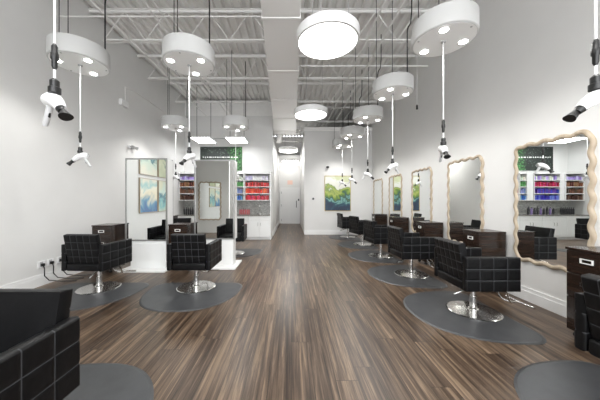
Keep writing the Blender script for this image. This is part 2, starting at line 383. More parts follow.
# ------------------------------------------------------------------ hair dryers on cords
def dryer(lab):
    t = thing('hair_dryer', lab, 'hair dryer', (0, 0, 0), 0, 'hair dryers hanging on white cords')
    # origin: top of cord at the pendant bottom (z=0), goes down
    z = -1.00
    bm = B(); add_cyl(bm, (0, 0, -.016), (0, 0, z), .0065, n=8); add_cyl(bm, (0, 0, z-.17), (0, 0, z-.24), .008, n=8); obj('cord', bm, 'plastic', t, True)
    bm = B(); add_lathe(bm, [(.008, z), (.018, z-.02), (.018, z-.06), (.022, z-.065), (.022, z-.10), (.016, z-.11), (.016, z-.15), (.008, z-.17)], n=16); obj('swivel_connector', bm, 'black', t, True)
    bm = B(); add_lathe(bm, [(.012, z-.23), (.026, z-.245), (.026, z-.285), (.034, z-.29), (.034, z-.325), (.015, z-.33)], n=16); obj('holder', bm, 'black', t, True)
    PM = Matrix.Translation((0, 0, z-.33)) @ Matrix.Rotation(math.radians(15), 4, 'Y') @ Matrix.Translation((0, 0, -(z-.33)))
    def pitched(nm, bm, m): bmesh.ops.transform(bm, matrix=PM, verts=bm.verts); return obj(nm, bm, m, t, True)
    bm = B(); zc = z-.37
    pts = [(-.085, 0, zc-.01), (-.075, 0, zc-.008), (-.03, 0, zc), (.02, 0, zc-.004), (.07, 0, zc-.022), (.11, 0, zc-.045)]
    add_tube(bm, pts, [.030, .042, .047, .045, .038, .030], 20); pitched('body', bm, 'plastic')
    bm = B(); add_tube(bm, [(-.083, 0, zc-.01), (-.095, 0, zc-.012)], .028, 16); pitched('intake_grille', bm, 'grey')
    bm = B()
    add_tube(bm, [(.10, 0, zc-.042), (.135, 0, zc-.062)], [.030, .022], 16)
    for v in add_cyl(bm, (.130, 0, zc-.058), (.185, 0, zc-.090), .020, .030, 16): v.co.y *= .45 + .9*((v.co.x-.13)/.055)
    pitched('nozzle', bm, 'black')
    bm = B(); add_tube(bm, [(-.035, 0, zc-.03), (-.052, 0, zc-.10), (-.075, 0, zc-.165), (-.080, 0, zc-.18)], [.020, .019, .017, .014], 14); pitched('handle', bm, 'handle_grey')
    bm = B(); add_box(bm, -.045, -.030, -.006, .006, zc-.12, zc-.07, .003); pitched('switch', bm, 'black')
    return t
DR = [((1.95, 1.60), PI-.15, 0, 'large white hair dryer with black nozzle at the right edge of the view'),
      ((1.95, 3.20), PI+1.3, 0, 'white hair dryer with its nozzle hanging down, left of the second wavy mirror'),
      ((1.95, 4.80), PI+.2, 0, 'white hair dryer pointing left, just left of the third wavy mirror'),
      ((1.95, 6.35), -.2, 0, 'white hair dryer pointing right, right of the framed green painting'),
      ((1.95, 8.00), -.1, 0, 'white hair dryer over the right edge of the framed green painting'),
      ((1.95, 9.50), .1, 0, 'smallest hair dryer, hanging before the framed green painting'),
      ((-3.17, 3.76), PI+.35, 0, 'white hair dryer pointing left, hanging before the left wall above the front left chair'),
      ((-1.53, 3.76), PI+1.15, 0, 'white hair dryer between the two free-standing left mirrors'),
      ((-3.25, 7.05), -.1, 0, 'small hair dryer far back left, before the shelf of brown boxes'),
      ((-1.56, 7.05), PI, 0, 'small hair dryer behind the right-hand free-standing mirror'),
      ((-1.56, 1.65), -.45, 0, 'large white hair dryer at the upper left, nearest the camera')]
d0 = None
for (x, y), rz, tt, lab in DR:
    if d0 is None: d0 = dryer(lab); d0.location = (x, y, ZP); d0.rotation_euler = (0, 0, rz)
    else: dup(d0, (x, y, ZP), rz, lab)

# ------------------------------------------------------------------ big round lights, flat panels
def round_light(loc, lab):
    t = thing('round_ceiling_light', lab, 'ceiling light', loc, 0, 'large round glowing ceiling lights'); R = .45
    bm = B(); add_lathe(bm, [(R-.03, .004), (R-.03, 0), (R, 0), (R, .14), (R-.02, .15), (.01, .15), (.01, .03), (R-.03, .03)], n=64); obj('housing', bm, 'white', t, True)
    bm = B(); add_lathe(bm, [(.001, .003), (R-.032, .003), (R-.032, .02), (.001, .02)], n=64); obj('diffuser', bm, 'glow', t)
    for a in (.2, 2.2, 4.3):
        bm = B(); add_cyl(bm, (.33*math.cos(a), .33*math.sin(a), .145), (.33*math.cos(a), .33*math.sin(a), min(ZD, 6)-loc[2]), .004, n=6); obj('suspension_wire', bm, 'grey', t)
    return t
r0 = round_light((.53, 3.63, 3.73), 'largest round glowing ceiling light, over the middle of the aisle')
dup(r0, (.53, 6.75, 3.73), 0, 'second round glowing ceiling light, farther down the aisle')
dup(r0, (-.12, 11.7, 3.73), 0, 'small round glowing ceiling light inside the hall')
t = thing('wall_light', 'long low white light above the door at the end of the hall', 'wall light', (-.06, YH-.10, 3.78))
bm = B(); add_box(bm, -.48, .48, -.09, .0, 0, .09, .01); obj('housing', bm, 'white', t)
bm = B(); add_box(bm, -.46, .46, -.13, -.09, -.02, .07, .008); obj('diffuser', bm, mat('wall_light_diffuser', (1, 1, 1), .5, emit=(1, .99, .97), es=9), t)
for hy in (11.7, 14.7):  # unseen point lights added near the fixtures to brighten the hall
    l = bpy.data.lights.new('hall_fill', 'POINT'); l.energy = 30 if hy < 12 else 14; l.shadow_soft_size = .3; l.color = (1, .99, .97)
    o = bpy.data.objects.new('hall_fill', l); o.location = (-.1, hy, 3.55); C.objects.link(o)
def panel_light(loc, lab):
    t = thing('flat_panel_light', lab, 'ceiling light', loc, 0, 'flat square panel lights before the colour bar')
    bm = B(); add_box(bm, -.33, .33, -.42, .42, .004, .05, .006); obj('housing', bm, 'white', t)
    bm = B(); add_box(bm, -.31, .31, -.40, .40, 0, .006); obj('diffuser', bm, 'panelglow', t)
    for sx in (-.25, .25):
        bm = B(); add_cyl(bm, (sx, 0, .05), (sx, 0, ZD-loc[2]), .008, n=6); add_cyl(bm, (sx, 0, .05), (sx, 0, .10), .022, n=8); obj('suspension_rod', bm, 'black', t)
    return t
q0 = panel_light((-3.12, 8.95, 3.58), 'flat glowing panel light left of its twin, above the green board')
dup(q0, (-1.93, 8.95, 3.58), 0, 'flat glowing panel light right of its twin, above the green board')
bm = B(); add_cyl(bm, (-2.79, 8.95, 3.65), (-2.26, 8.95, 3.65), .014, n=8); tag(obj('link_bar', bm, 'grey'), 'thin bar joining the two flat panel lights', 'bar')

# ------------------------------------------------------------------ styling chair
def tufted(bm, o, U, V, N, w, h, t, nu, nv, both=True, gr=.0045, rnd=.016, top_smooth=0):
    """cushion slab centred at o, spanning w along U and h along V, thickness t along N, quilted in nu x nv squares"""
    o, U, V, N = Vector(o), Vector(U), Vector(V), Vector(N)
    def coords(n, L):
        out = [0, .006/L, .014/L]; seam = set()
        for i in range(n):
            a, b = i/n, (i+1)/n; e = .0032/L
            for f in (.12, .3, .5, .7, .88): out.append(a+(b-a)*f)
            if i < n-1: out += [b-e, b, b+e]
        out += [1-.014/L, 1-.006/L, 1]
        return sorted(out)
    cu, cv = coords(nu, w), coords(nv, h)
    def hgt(u, v):
        a = min(u, 1-u)*w; b = min(v, 1-v)*h
        def rd(x): return 1 if x > rnd else math.sqrt(max(0, 1-(1-x/rnd)**2))
        e = min(rd(a), rd(b)); 
        du = min(abs(u-i/nu) for i in range(1, nu))*w if nu > 1 else 1
        dv = min(abs(v-i/nv) for i in range(1, nv))*h if nv > 1 else 1
        g = gr*max(0, 1-min(du, dv)/.016)**2
        return (t/2-rnd)+rnd*e-g
    def seamcell(u0, u1, v0, v1):
        for i in range(1, nu):
            if abs((u0+u1)/2-i/nu)*w < .0022: return True
        for i in range(1, nv):
            if abs((v0+v1)/2-i/nv)*h < .0022: return True
        return False
    G = []
    for s in (1, -1):
        G.append([[bm.verts.new(o+U*(u-.5)*w+V*(v-.5)*h+N*s*(hgt(u, v) if (s == 1 or both) else (t/2-rnd)+rnd*(1 if 0 < u < 1 and 0 < v < 1 else 0))) for v in cv] for u in cu])
    nU, nV = len(cu), len(cv)
    for s in (0, 1):
        for i in range(nU-1):
            for j in range(nV-1):
                f = bm.faces.new((G[s][i][j], G[s][i+1][j], G[s][i+1][j+1], G[s][i][j+1]))
                if (s == 0 or both) and seamcell(cu[i], cu[i+1], cv[j], cv[j+1]): f.material_index = 1
    for i in range(nU-1):
        for j in (0, nV-1): bm.faces.new((G[0][i][j], G[0][i+1][j], G[1][i+1][j], G[1][i][j]))
    for j in range(nV-1):
        for i in (0, nU-1): bm.faces.new((G[0][i][j], G[0][i][j+1], G[1][i][j+1], G[1][i][j]))
# local: front is +y, width along x
def make_chair(lab, grp):
    t = thing('styling_chair', lab, 'chair', (0, 0, 0), 0, grp)
    X, Y, Z = (1, 0, 0), (0, 1, 0), (0, 0, 1)
    bm = B(); add_box(bm, -.256, .256, -.315, .31, .36, .475, .022, 3); add_box(bm, -.253, .253, -.22, .315, .44, .535, .035, 4); obj('seat', bm, 'leather', t, True, 60)
    for s in (-1, 1):
        bm = B(); tufted(bm, (s*.297, 0, .565), Y, Z, X, .64, .40, .075, 4, 3); obj('armrest', bm, ['leather', 'stitch'], t, True, 60)
    th = math.radians(10); Vb = Vector((0, -math.sin(th), math.cos(th))); Nb = Vector((0, math.cos(th), math.sin(th)))
    bm = B(); tufted(bm, Vector((0, -.245, .475))+Vb*.225, X, Vb, -Nb, .512, .45, .09, 5, 4, both=False); obj('backrest', bm, ['leather', 'stitch'], t, True, 60)
    bm = B(); add_cyl(bm, (0, 0, .335), (0, 0, .362), .11, n=6); add_box(bm, -.16, .16, -.16, .16, .345, .362)
    add_tube(bm, [(.05, -.05, .34), (.12, -.24, .30), (.13, -.34, .27)], .009, 8); obj('pump_lever', bm, 'chrome', t, True)
    bm = B(); add_cyl(bm, (0, 0, .03), (0, 0, .20), .041, n=24); add_cyl(bm, (0, 0, .20), (0, 0, .34), .032, n=24); add_lathe(bm, [(.041, .03), (.060, .028), (.060, .04), (.041, .055)], n=24); obj('column', bm, 'chrome', t, True)
    bm = B(); add_lathe(bm, [(.29, .0), (.302, .004), (.302, .010), (.29, .017), (.16, .024), (.06, .032), (0, .032)], n=64); obj('base_disc', bm, 'chrome', t, True, 25)
    bm = B()
    for s in (-1, 1):
        add_tube(bm, [(s*.10, .20, .35), (s*.10, .30, .33), (s*.09, .36, .27), (s*.07, .41, .16), (s*.05, .45, .125), (s*.02, .48, .12), (0, .48, .12)], .010, 8)
    add_tube(bm, [(0, .47, .12), (0, .60, .115)], .012, 8); add_tube(bm, [(-.20, .60, .118), (.20, .60, .118)], .014, 10)
    obj('footrest', bm, 'chrome', t, True)
    return t
GR = 'black styling chairs of the right row'; GL = 'black styling chairs of the left rows'
c0 = make_chair('tufted black styling chair facing the nearest wavy mirror, whole chair in view', GR)
c0.location = (2.36, 3.24, .012); c0.rotation_euler = (0, 0, -PI/2)
for x, y, rz, lab in ((2.39, 1.50, -PI/2, 'tufted black styling chair cut off at the right edge of the view'),
                      (2.32, 4.83, -PI/2+.03, 'tufted black styling chair second along the right row, before the second wavy mirror'),
                      (2.30, 6.42, -PI/2+.12, 'tufted black styling chair third along the right row, before the third wavy mirror'),
                      (2.32, 8.10, -PI/2+.25, 'small tufted black styling chair fourth along the right row'),
                      (2.20, 9.70, -PI/2+.1, 'farthest tufted black styling chair of the right row, before the back wall')):
    dup(c0, (x, y, .012), rz, lab, GR)
for x, y, rz, lab in ((-3.13, 4.08, -.06, 'tufted black styling chair by the left wall, before the left free-standing mirror'),
                      (-1.56, 4.12, .0, 'tufted black styling chair before the free-standing mirror by the aisle'),
                      (-1.55, 1.13, PI, 'large tufted black styling chair cut off at the lower left corner'),
                      (-1.56, 6.75, PI+.05, 'black styling chair behind the free-standing mirror by the aisle'),
                      (-3.1, 6.85, PI+.1, 'black styling chair behind the left free-standing mirror')):
    dup(c0, (x, y, .012), rz, lab, GL)
# ------------------------------------------------------------------ mats (D shape, flat edge at local +y, arc towards -y)
def make_mat(lab, grp):
    pts = []; a, b_, e = .74, .93, .22
    for k in range(0, 41):
        th = PI+PI*k/40; cx, sy = math.cos(th), math.sin(th)
        pts.append((a*math.copysign(abs(cx)**.85, cx), b_*math.copysign(abs(sy)**.85, sy)))
    for k in range(1, 6): pts.append((a-e+e*math.cos(k*PI/10), e*math.sin(k*PI/10)))
    for k in range(0, 6): pts.append((-a+e-e*math.sin(k*PI/10), e*math.cos(k*PI/10)))
    cl = []
    for p in pts:
        if not cl or (Vector(p)-Vector(cl[-1])).length > .004: cl.append(p)
    if (Vector(cl[0])-Vector(cl[-1])).length < .004: cl.pop()
    n = len(cl); cx = Vector((0, -.4)); bm = B(); rings = []
    for f, z in ((1, 0), (1, .003), (.965, .011), (.94, .012)):
        rings.append([bm.verts.new(((p[0]-cx.x)*f+cx.x, (p[1]-cx.y)*f+cx.y, z)) for p in cl])
    for i in range(3):
        for k in range(n): bm.faces.new((rings[i][k], rings[i][(k+1) % n], rings[i+1][(k+1) % n], rings[i+1][k]))
    bm.faces.new(rings[0]); bm.faces.new(rings[3])
    return tag(obj('floor_mat', bm, 'rubber'), lab, 'floor mat', grp)
m0 = make_mat('dark rounded rubber mat under the front chair of the right row', 'rounded rubber mats under the chairs')
m0.location = (2.47, 3.24, 0); m0.rotation_euler = (0, 0, -PI/2)
for x, y, rz, lab in ((2.55, 1.52, -PI/2, 'dark rounded rubber mat at the lower right corner'),
                      (2.45, 4.83, -PI/2, 'dark rounded rubber mat under the second chair of the right row'),
                      (2.43, 6.45, -PI/2, 'dark rounded rubber mat under the third chair of the right row'),
                      (2.45, 8.07, -PI/2, 'dark rounded rubber mat under the fourth chair of the right row'),
                      (2.40, 9.68, -PI/2, 'farthest rounded rubber mat of the right row'),
                      (-3.13, 4.16, 0, 'dark rounded rubber mat by the left wall, under the chair left of the aisle chair'),
                      (-1.55, 4.16, 0, 'dark rounded rubber mat under the front left chair by the aisle'),
                      (-1.65, 1.29, PI, 'dark rounded rubber mat at the lower left corner'),
                      (-1.56, 7.2, 0, 'rounded mat behind the free-standing mirror by the aisle'),
                      (-3.15, 7.2, 0, 'rounded mat behind the left free-standing mirror')):
    dup(m0, (x, y, 0.0 if abs(x) > -1 else 0), rz, lab)

# ------------------------------------------------------------------ wavy mirrors
def wavy_mirror(lab, loc, rz):
    """hangs on a wall; local +y points out of the wall, width along x, centred at z=0"""
    t = thing('wavy_mirror', lab, 'mirror', loc, rz, 'mirrors with wavy wooden frames')
    W, Hh, rc = .475, .825, .09
    base = []
    def seg(p, q, n): 
        for i in range(n): base.append(Vector(p).lerp(Vector(q), i/n))
    def arc(c, a0, n=6):
        for i in range(n): a = a0+PI/2*i/n; base.append(Vector((c[0]+rc*math.cos(a), c[1]+rc*math.sin(a))))
    seg((W, -Hh+rc), (W, Hh-rc), 72); arc((W-rc, Hh-rc), 0); seg((W-rc, Hh), (-W+rc, Hh), 40); arc((-W+rc, Hh-rc), PI/2)
    seg((-W, Hh-rc), (-W, -Hh+rc), 72); arc((-W+rc, -Hh+rc), PI); seg((-W+rc, -Hh), (W-rc, -Hh), 40); arc((W-rc, -Hh+rc), 3*PI/2)
    n = len(base); L = 0; cum = [0]
    for i in range(n): L += (base[(i+1) % n]-base[i]).length; cum.append(L)
    waves = 24; path = []
    for i in range(n):
        tn = (base[(i+1) % n]-base[i-1]).normalized(); nn = Vector((tn.y, -tn.x))
        path.append(base[i]+nn*.013*math.sin(2*PI*waves*cum[i]/L))
    bm = B(); rings = []
    sec = [(-.028, .0), (-.028, .018), (-.014, .032), (.010, .034), (.026, .020), (.028, 0)]
    for i in range(n):
        tn = (path[(i+1) % n]-path[i-1]).normalized(); nn = Vector((tn.y, -tn.x))
        rings.append([bm.verts.new((path[i].x+nn.x*a, b_, path[i].y+nn.y*a)) for a, b_ in sec])
    for i in range(n):
        for k in range(len(sec)):
            bm.faces.new((rings[i][k], rings[i][(k+1) % 6], rings[(i+1) % n][(k+1) % 6], rings[(i+1) % n][k]))
    obj('mirror_frame', bm, 'oak', t, True, 50)
    bm = B(); q = [[bm.verts.new((p.x, yy, p.y)) for p in path] for yy in (.004, .014)]
    bm.faces.new(q[0]); bm.faces.new(q[1])
    for i in range(n): bm.faces.new((q[0][i], q[0][(i+1) % n], q[1][(i+1) % n], q[1][i]))
    obj('mirror_pane', bm, 'mirror', t)
    return t
w0 = wavy_mirror('wavy wood-framed mirror on the right wall, nearest the camera', (XR, 3.30, 1.41), PI/2)
for y, lab in ((4.92, 'wavy wood-framed mirror second from the camera on the right wall'), (6.53, 'wavy wood-framed mirror in the middle of the five on the right wall'),
               (8.16, 'narrow-looking wavy mirror on the right wall, fourth from the camera, reflecting the green painting'), (9.78, 'farthest wavy wood-framed mirror on the right wall, next to the corner')):
    dup(w0, (XR, y, 1.41), PI/2, lab)
dup(w0, (XR, 1.69, 1.41), PI/2, 'wavy wood-framed mirror on the right wall beside the camera, out of the view')
dup(w0, (-3.6, -.30, 1.41), 0, 'wavy wood-framed mirror behind the camera, seen inside the aisle mirror')

# ------------------------------------------------------------------ walnut cabinets; local front -y
def cabinet(lab, loc, rz, w=.38, dp=.42, h=.95):
    t = thing('drawer_cabinet', lab, 'cabinet', loc, rz, 'dark walnut drawer cabinets')
    bm = B(); add_box(bm, -w/2, w/2, -dp/2+.02, dp/2, .07, h-.025, .003); obj('carcass', bm, 'walnut', t)
    bm = B(); add_box(bm, -w/2-.006, w/2+.006, -dp/2-.006, dp/2, h-.025, h, .004); obj('top_board', bm, 'walnut', t)
    zs = [(.08, .43), (.436, .68), (.686, h-.03)]
    for z0, z1 in zs:
        bm = B(); add_box(bm, -w/2+.004, w/2-.004, -dp/2, -dp/2+.02, z0, z1, .003); dr = obj('drawer', bm, 'walnut', t)
        bm = B(); zz = z1-.09; s = .055
        for a, b_, c, e in ((-s, s, zz+.016, zz+.024), (-s, s, zz-.024, zz-.016), (-s, -s+.010, zz-.016, zz+.016), (s-.010, s, zz-.016, zz+.016)):
            add_box(bm, a, b_, -dp/2-.012, -dp/2, c, e)
        obj('handle', bm, 'chrome' if z1 < .9 else 'chip', dr)
    for sx in (-1, 1):
        for sy in (-1, 1):
            bm = B(); add_cyl(bm, (sx*(w/2-.05)-.012, sy*(dp/2-.06), .03), (sx*(w/2-.05)+.012, sy*(dp/2-.06), .03), .03, n=16); add_cyl(bm, (sx*(w/2-.05), sy*(dp/2-.06), .04), (sx*(w/2-.05), sy*(dp/2-.06), .071), .012, n=8)
            obj('caster', bm, 'foot', t)
    return t
k0 = cabinet('dark walnut cabinet at the right edge of the view, below the nearest wavy mirror', (3.17, 2.50, 0), -PI/2)
for i, lab in enumerate(('dark walnut cabinet between the first and second wavy mirrors', 'dark walnut cabinet between the second and third wavy mirrors', 'dark walnut cabinet between the third and fourth wavy mirrors', 'farthest dark walnut cabinet of the right row, beside the last wavy mirror')):
    dup(k0, (3.17, 4.12+1.62*i, 0), -PI/2, lab)
dup(k0, (-3.74, 5.14, 0), 0, 'dark walnut cabinet by the left wall, behind the left chair')
dup(k0, (-2.318, 5.32, 0), 0, 'dark walnut cabinet between the two free-standing mirrors')
dup(k0, (-3.86, 7.9, 0), 0, 'dark walnut cabinet far back left, beside the colour bar')

# ------------------------------------------------------------------ free-standing stations
def station(lab, loc):
    t = thing('standing_mirror', lab, 'mirror', loc, 0, 'white double-sided free-standing mirrors')
    w2, th = .435, .26
    bm = B(); add_box(bm, -w2-.02, w2+.06, -.22, .52, 0, .035, .006); obj('base_plate', bm, 'white', t)
    bm = B(); add_box(bm, -w2+.10, w2-.03, .01, th-.01, .035, .60, .004); add_box(bm, -w2+.16, w2-.09, .002, .01, .08, .55); obj('lower_panel', bm, 'gloss', t)
    bm = B(); add_box(bm, -w2, w2, .012, th-.012, .60, 2.30); obj('mirror_body', bm, 'white', t)
    for s, y0, y1 in ((0, 0, .012), (1, th-.012, th)):
        bm = B()
        for a, b_, c, e in ((-w2, -w2+.03, .60, 2.32), (w2-.03, w2, .60, 2.32), (-w2+.03, w2-.03, 2.29, 2.32), (-w2+.03, w2-.03, .60, .625)): add_box(bm, a, b_, y0-.006 if s == 0 else y0, y1 if s == 0 else y1+.006, c, e)
        obj('mirror_frame', bm, 'frame_grey', t)
        bm = B(); add_box(bm, -w2+.03, w2-.03, y0, y1, .625, 2.29); obj('mirror_pane', bm, 'mirror', t)
    return t
s0 = station('tall grey-framed free-standing mirror by the left wall, on a white base', (-3.01, 5.20, 0))
dup(s0, (-1.655, 5.40, 0), 0, 'tall grey-framed free-standing mirror by the aisle, on a white base')

# ------------------------------------------------------------------ paintings
green = painting_mat('green_landscape', [(0, (.02, .03, .05)), (.28, (.02, .04, .08)), (.38, (.03, .10, .13)), (.43, (.20, .42, .36)), (.47, (.03, .08, .09)), (.55, (.16, .28, .04)), (.62, (.42, .48, .12)), (.70, (.20, .30, .08)), (.76, (.76, .76, .66)), (.92, (.80, .81, .77)), (1, (.62, .66, .42))], 3.3, lo=-.98, hi=.62, amt=.75, scale=1.5)
def picture(name, lab, loc, rz, w, h, m, fm, fw=.02, grp=None):
    t = thing(name, lab, 'painting', loc, rz, grp)
    bm = B(); add_box(bm, -w/2+fw, w/2-fw, -.028, -.003, -h/2+fw, h/2-fw); obj('canvas', bm, m, t)
    bm = B()
    for a, b_, c, e in ((-w/2, -w/2+fw, -h/2, h/2), (w/2-fw, w/2, -h/2, h/2), (-w/2+fw, w/2-fw, h/2-fw, h/2), (-w/2+fw, w/2-fw, -h/2, -h/2+fw)): add_box(bm, a, b_, -.04, -.001, c, e)
    obj('frame', bm, fm, t); return t
picture('framed_painting', 'framed painting of green hills over dark water on the back wall', (1.955, YB, 1.725), 0, 1.10, 1.48, green, mat('gold_frame', (.50, .40, .20), .4, .3), .022)
abst = [painting_mat('abstract_%d' % i, st, sd, lo=-.5, hi=.5, amt=1.1, scale=1.8) for i, (st, sd) in enumerate((
    ([(0, (.03, .12, .28)), (.2, (.08, .25, .38)), (.45, (.72, .66, .48)), (.65, (.75, .72, .58)), (.8, (.30, .52, .50)), (1, (.70, .68, .55))], 1.1),
    ([(0, (.55, .56, .40)), (.3, (.20, .45, .45)), (.5, (.05, .16, .20)), (.6, (.50, .62, .55)), (1, (.62, .62, .45))], 5.2),
    ([(0, (.70, .68, .55)), (.35, (.55, .66, .55)), (.5, (.05, .18, .20)), (.7, (.35, .58, .56)), (1, (.66, .66, .50))], 8.7),
    ([(0, (.45, .50, .30)), (.4, (.60, .62, .42)), (.6, (.12, .22, .15)), (1, (.60, .66, .58))], 12.4)))]
for i, (y, z, lab) in enumerate(((2.98, 1.58, 'lower left teal and blue abstract painting, seen inside the left free-standing mirror'), (2.00, 1.58, 'lower right pale green abstract painting, seen inside the left free-standing mirror'),
                                 (2.98, 2.68, 'upper left cream and teal abstract painting, seen inside the left free-standing mirror'), (2.00, 2.68, 'upper right olive abstract painting, seen inside the left free-standing mirror'))):
    picture('abstract_painting', lab, (XL, y, z), PI/2, .92, 1.0, abst[i], 'oak', .015, 'four abstract paintings on the left wall')
# green foliage board over the colour bar
t = thing('foliage_board', 'dark board with green leaves and a pale text line above the colour bar', 'wall board', (-2.77, YC, 3.09))
mf = mat('foliage', (.05, .2, .05), .6); nt = NT(mf); tc = nt.n('ShaderNodeTexCoord'); vo = nt.n('ShaderNodeTexVoronoi'); vo.inputs['Scale'].default_value = 14
nt.l(tc.outputs['Object'], vo.inputs['Vector']); nz = nt.n('ShaderNodeTexNoise'); nz.inputs['Scale'].default_value = 2.0; nt.l(tc.outputs['Object'], nz.inputs['Vector'])
ra = ramp(nt, [(.0, (.25, .30, .26)), (.25, (.02, .03, .025)), (.6, (.012, .018, .014))]); nt.l(vo.outputs['Distance'], ra.inputs[0])
rb = ramp(nt, [(.0, (.16, .34, .14)), (.3, (.05, .18, .05)), (.7, (.01, .03, .012))]); nt.l(vo.outputs['Distance'], rb.inputs[0])
mx = nt.n('ShaderNodeMix', data_type='RGBA'); sp = nt.n('ShaderNodeSeparateXYZ'); nt.l(tc.outputs['Object'], sp.inputs[0])
md = nt.n('ShaderNodeMath', operation='MULTIPLY_ADD'); md.inputs[1].default_value = 1.2; nt.l(sp.outputs[0], md.inputs[0]); nt.l(nz.outputs['Fac'], md.inputs[2])
rc_ = ramp(nt, [(.80, (0, 0, 0)), (1.0, (1, 1, 1))]); nt.l(md.outputs[0], rc_.inputs[0])
nt.l(rc_.outputs[0], mx.inputs[0]); nt.l(ra.outputs[0], mx.inputs[6]); nt.l(rb.outputs[0], mx.inputs[7]); nt.l(mx.outputs[2], nt.b.inputs['Base Color'])
bm = B(); add_box(bm, -.83, .83, -.04, -.002, -.47, .47); obj('panel', bm, mf, t)
bm = B(); rnd = random.Random(3); x = -.72
while x < .62:
    wd = rnd.choice((.03, .045, .06)); add_box(bm, x, x+wd, -.046, -.04, .03+rnd.choice((0, 0, .008)), .075); x += wd+rnd.choice((.012, .012, .05))
obj('text_line', bm, 'trim', t)

# ------------------------------------------------------------------ colour bar
FY, DY = 9.12, 9.35     # base cabinet fronts, cubby fronts
xs = [(-4.20, -3.30), (-3.30, -2.38), (-2.38, -1.56), (-1.56, -.76)]
for i, (a, b_) in enumerate(xs):
    labs = ['white base cabinet by the left wall under the granite top', 'white base cabinet second from the left wall under the granite top', 'white base cabinet third from the left wall under the granite top', 'white base cabinet at the hall end under the granite top']
    t = thing('base_cabinet', labs[i], 'cabinet', ((a+b_)/2, FY, 0), 0, 'white base cabinets of the colour bar'); hw = (b_-a)/2-.001
    bm = B(); add_box(bm, -hw, hw, .022, .80, .09, .87); add_box(bm, -hw, hw, .06, .80, 0, .09); obj('carcass', bm, 'gloss', t)
    for s in (-1, 1):
        bm = B(); add_box(bm, (-hw+.004 if s < 0 else .002), (-.002 if s < 0 else hw-.004), 0, .02, .10, .70, .003); dd = obj('door', bm, 'gloss', t)
        bm = B(); add_tube(bm, [(s*.05, 0, .50), (s*.05, -.03, .51), (s*.05, -.03, .62), (s*.05, 0, .63)], .006, 8); obj('handle', bm, 'chrome', dd)
        bm = B(); add_box(bm, (-hw+.004 if s < 0 else .002), (-.002 if s < 0 else hw-.004), 0, .02, .71, .86, .003); obj('drawer', bm, 'gloss', t)
bm = B(); add_box(bm, -4.23, -.76, FY-.03, YC, .87, .905, .004); tag(obj('granite_counter', bm, 'granite'), 'long dark granite countertop of the colour bar', 'countertop')
# mosaic backsplash
mb = mat('mosaic_tile', (.4, .4, .38), .2); nt = NT(mb); tc = nt.n('ShaderNodeTexCoord'); sp = nt.n('ShaderNodeSeparateXYZ'); cb = nt.n('ShaderNodeCombineXYZ'); nt.l(tc.outputs['Object'], sp.inputs[0]); nt.l(sp.outputs[0], cb.inputs[0]); nt.l(sp.outputs[2], cb.inputs[1])
br = nt.n('ShaderNodeTexBrick'); nt.l(cb.outputs[0], br.inputs['Vector'])
for k, v in (('Scale', 1), ('Brick Width', .06), ('Row Height', .03), ('Mortar Size', .003)): br.inputs[k].default_value = v
br.inputs['Color1'].default_value = (.34, .34, .32, 1); br.inputs['Color2'].default_value = (.66, .66, .63, 1); br.inputs['Mortar'].default_value = (.55, .55, .53, 1); nt.l(br.outputs['Color'], nt.b.inputs['Base Color'])
bm = B(); add_box(bm, -4.23, -.76, YC-.02, YC, .905, 1.43); o = obj('trim_4', bm, mb); o['kind'] = 'structure'
box('trim_5', -.76, -.73, FY-.02, YC, 0, 2.50, 'trim', st=True)
# cubbies
cols = [(-4.20, -3.50, 6, 'left wall'), (-3.42, -2.42, 10, 'middle'), (-2.30, -1.72, 4, 'narrow'), (-1.70, -.78, 10, 'wide right')]
cols = [(-4.20, -3.48), (-3.30, -2.30), (-2.06, -1.76), (-1.74, -.78)]
rows = [1.45, 1.70, 1.95, 2.20]; RH = .25
cn = ['leftmost cubby unit', 'middle cubby unit', 'narrow cubby unit', 'wide cubby unit']
def colr(h, s=.0):
    import colorsys
    r, g, b_ = colorsys.hsv_to_rgb(h[0]/360, h[1], h[2]); return tuple(v**2.2 for v in (r, g, b_))
pal = {  # per column, rows bottom to top: name, colour choices (hue, sat, val)
 0: [('brown', [(20, .5, .32), (25, .4, .42), (15, .6, .25)]), ('brown', [(25, .5, .35), (18, .5, .45), (30, .3, .3)]), ('copper', [(22, .6, .45), (30, .5, .5), (10, .6, .35)]), ('lavender', [(255, .3, .8), (262, .35, .7), (250, .15, .9)])],
 1: [('blue', [(235, .75, .70), (245, .7, .62), (228, .5, .8)]), ('violet', [(240, .65, .7), (262, .6, .55), (230, .7, .6)]), ('magenta', [(340, .8, .75), (350, .75, .65), (330, .7, .7)]), ('lavender', [(262, .25, .85), (258, .35, .75), (90, .08, .85)])],
 2: [('light blue', [(212, .6, .85), (205, .5, .75), (220, .7, .7)]), ('blue grey', [(215, .4, .65), (225, .45, .55), (230, .3, .75)]), ('green', [(120, .4, .6), (100, .3, .8), (0, 0, .85)]), ('white', [(60, .05, .9), (100, .08, .85), (40, .1, .9)])],
 3: [('crimson', [(350, .75, .85), (345, .65, .78), (0, .8, .7)]), ('orange red', [(8, .78, .85), (15, .7, .85), (2, .75, .75)]), ('red', [(0, .75, .80), (355, .5, .85), (5, .8, .6)]), ('pale', [(260, .08, .88), (250, .15, .82), (0, 0, .88)])]}
rown = ['bottom', 'second-lowest', 'second-highest', 'top']
boxcache = {}
rnd = random.Random(11)
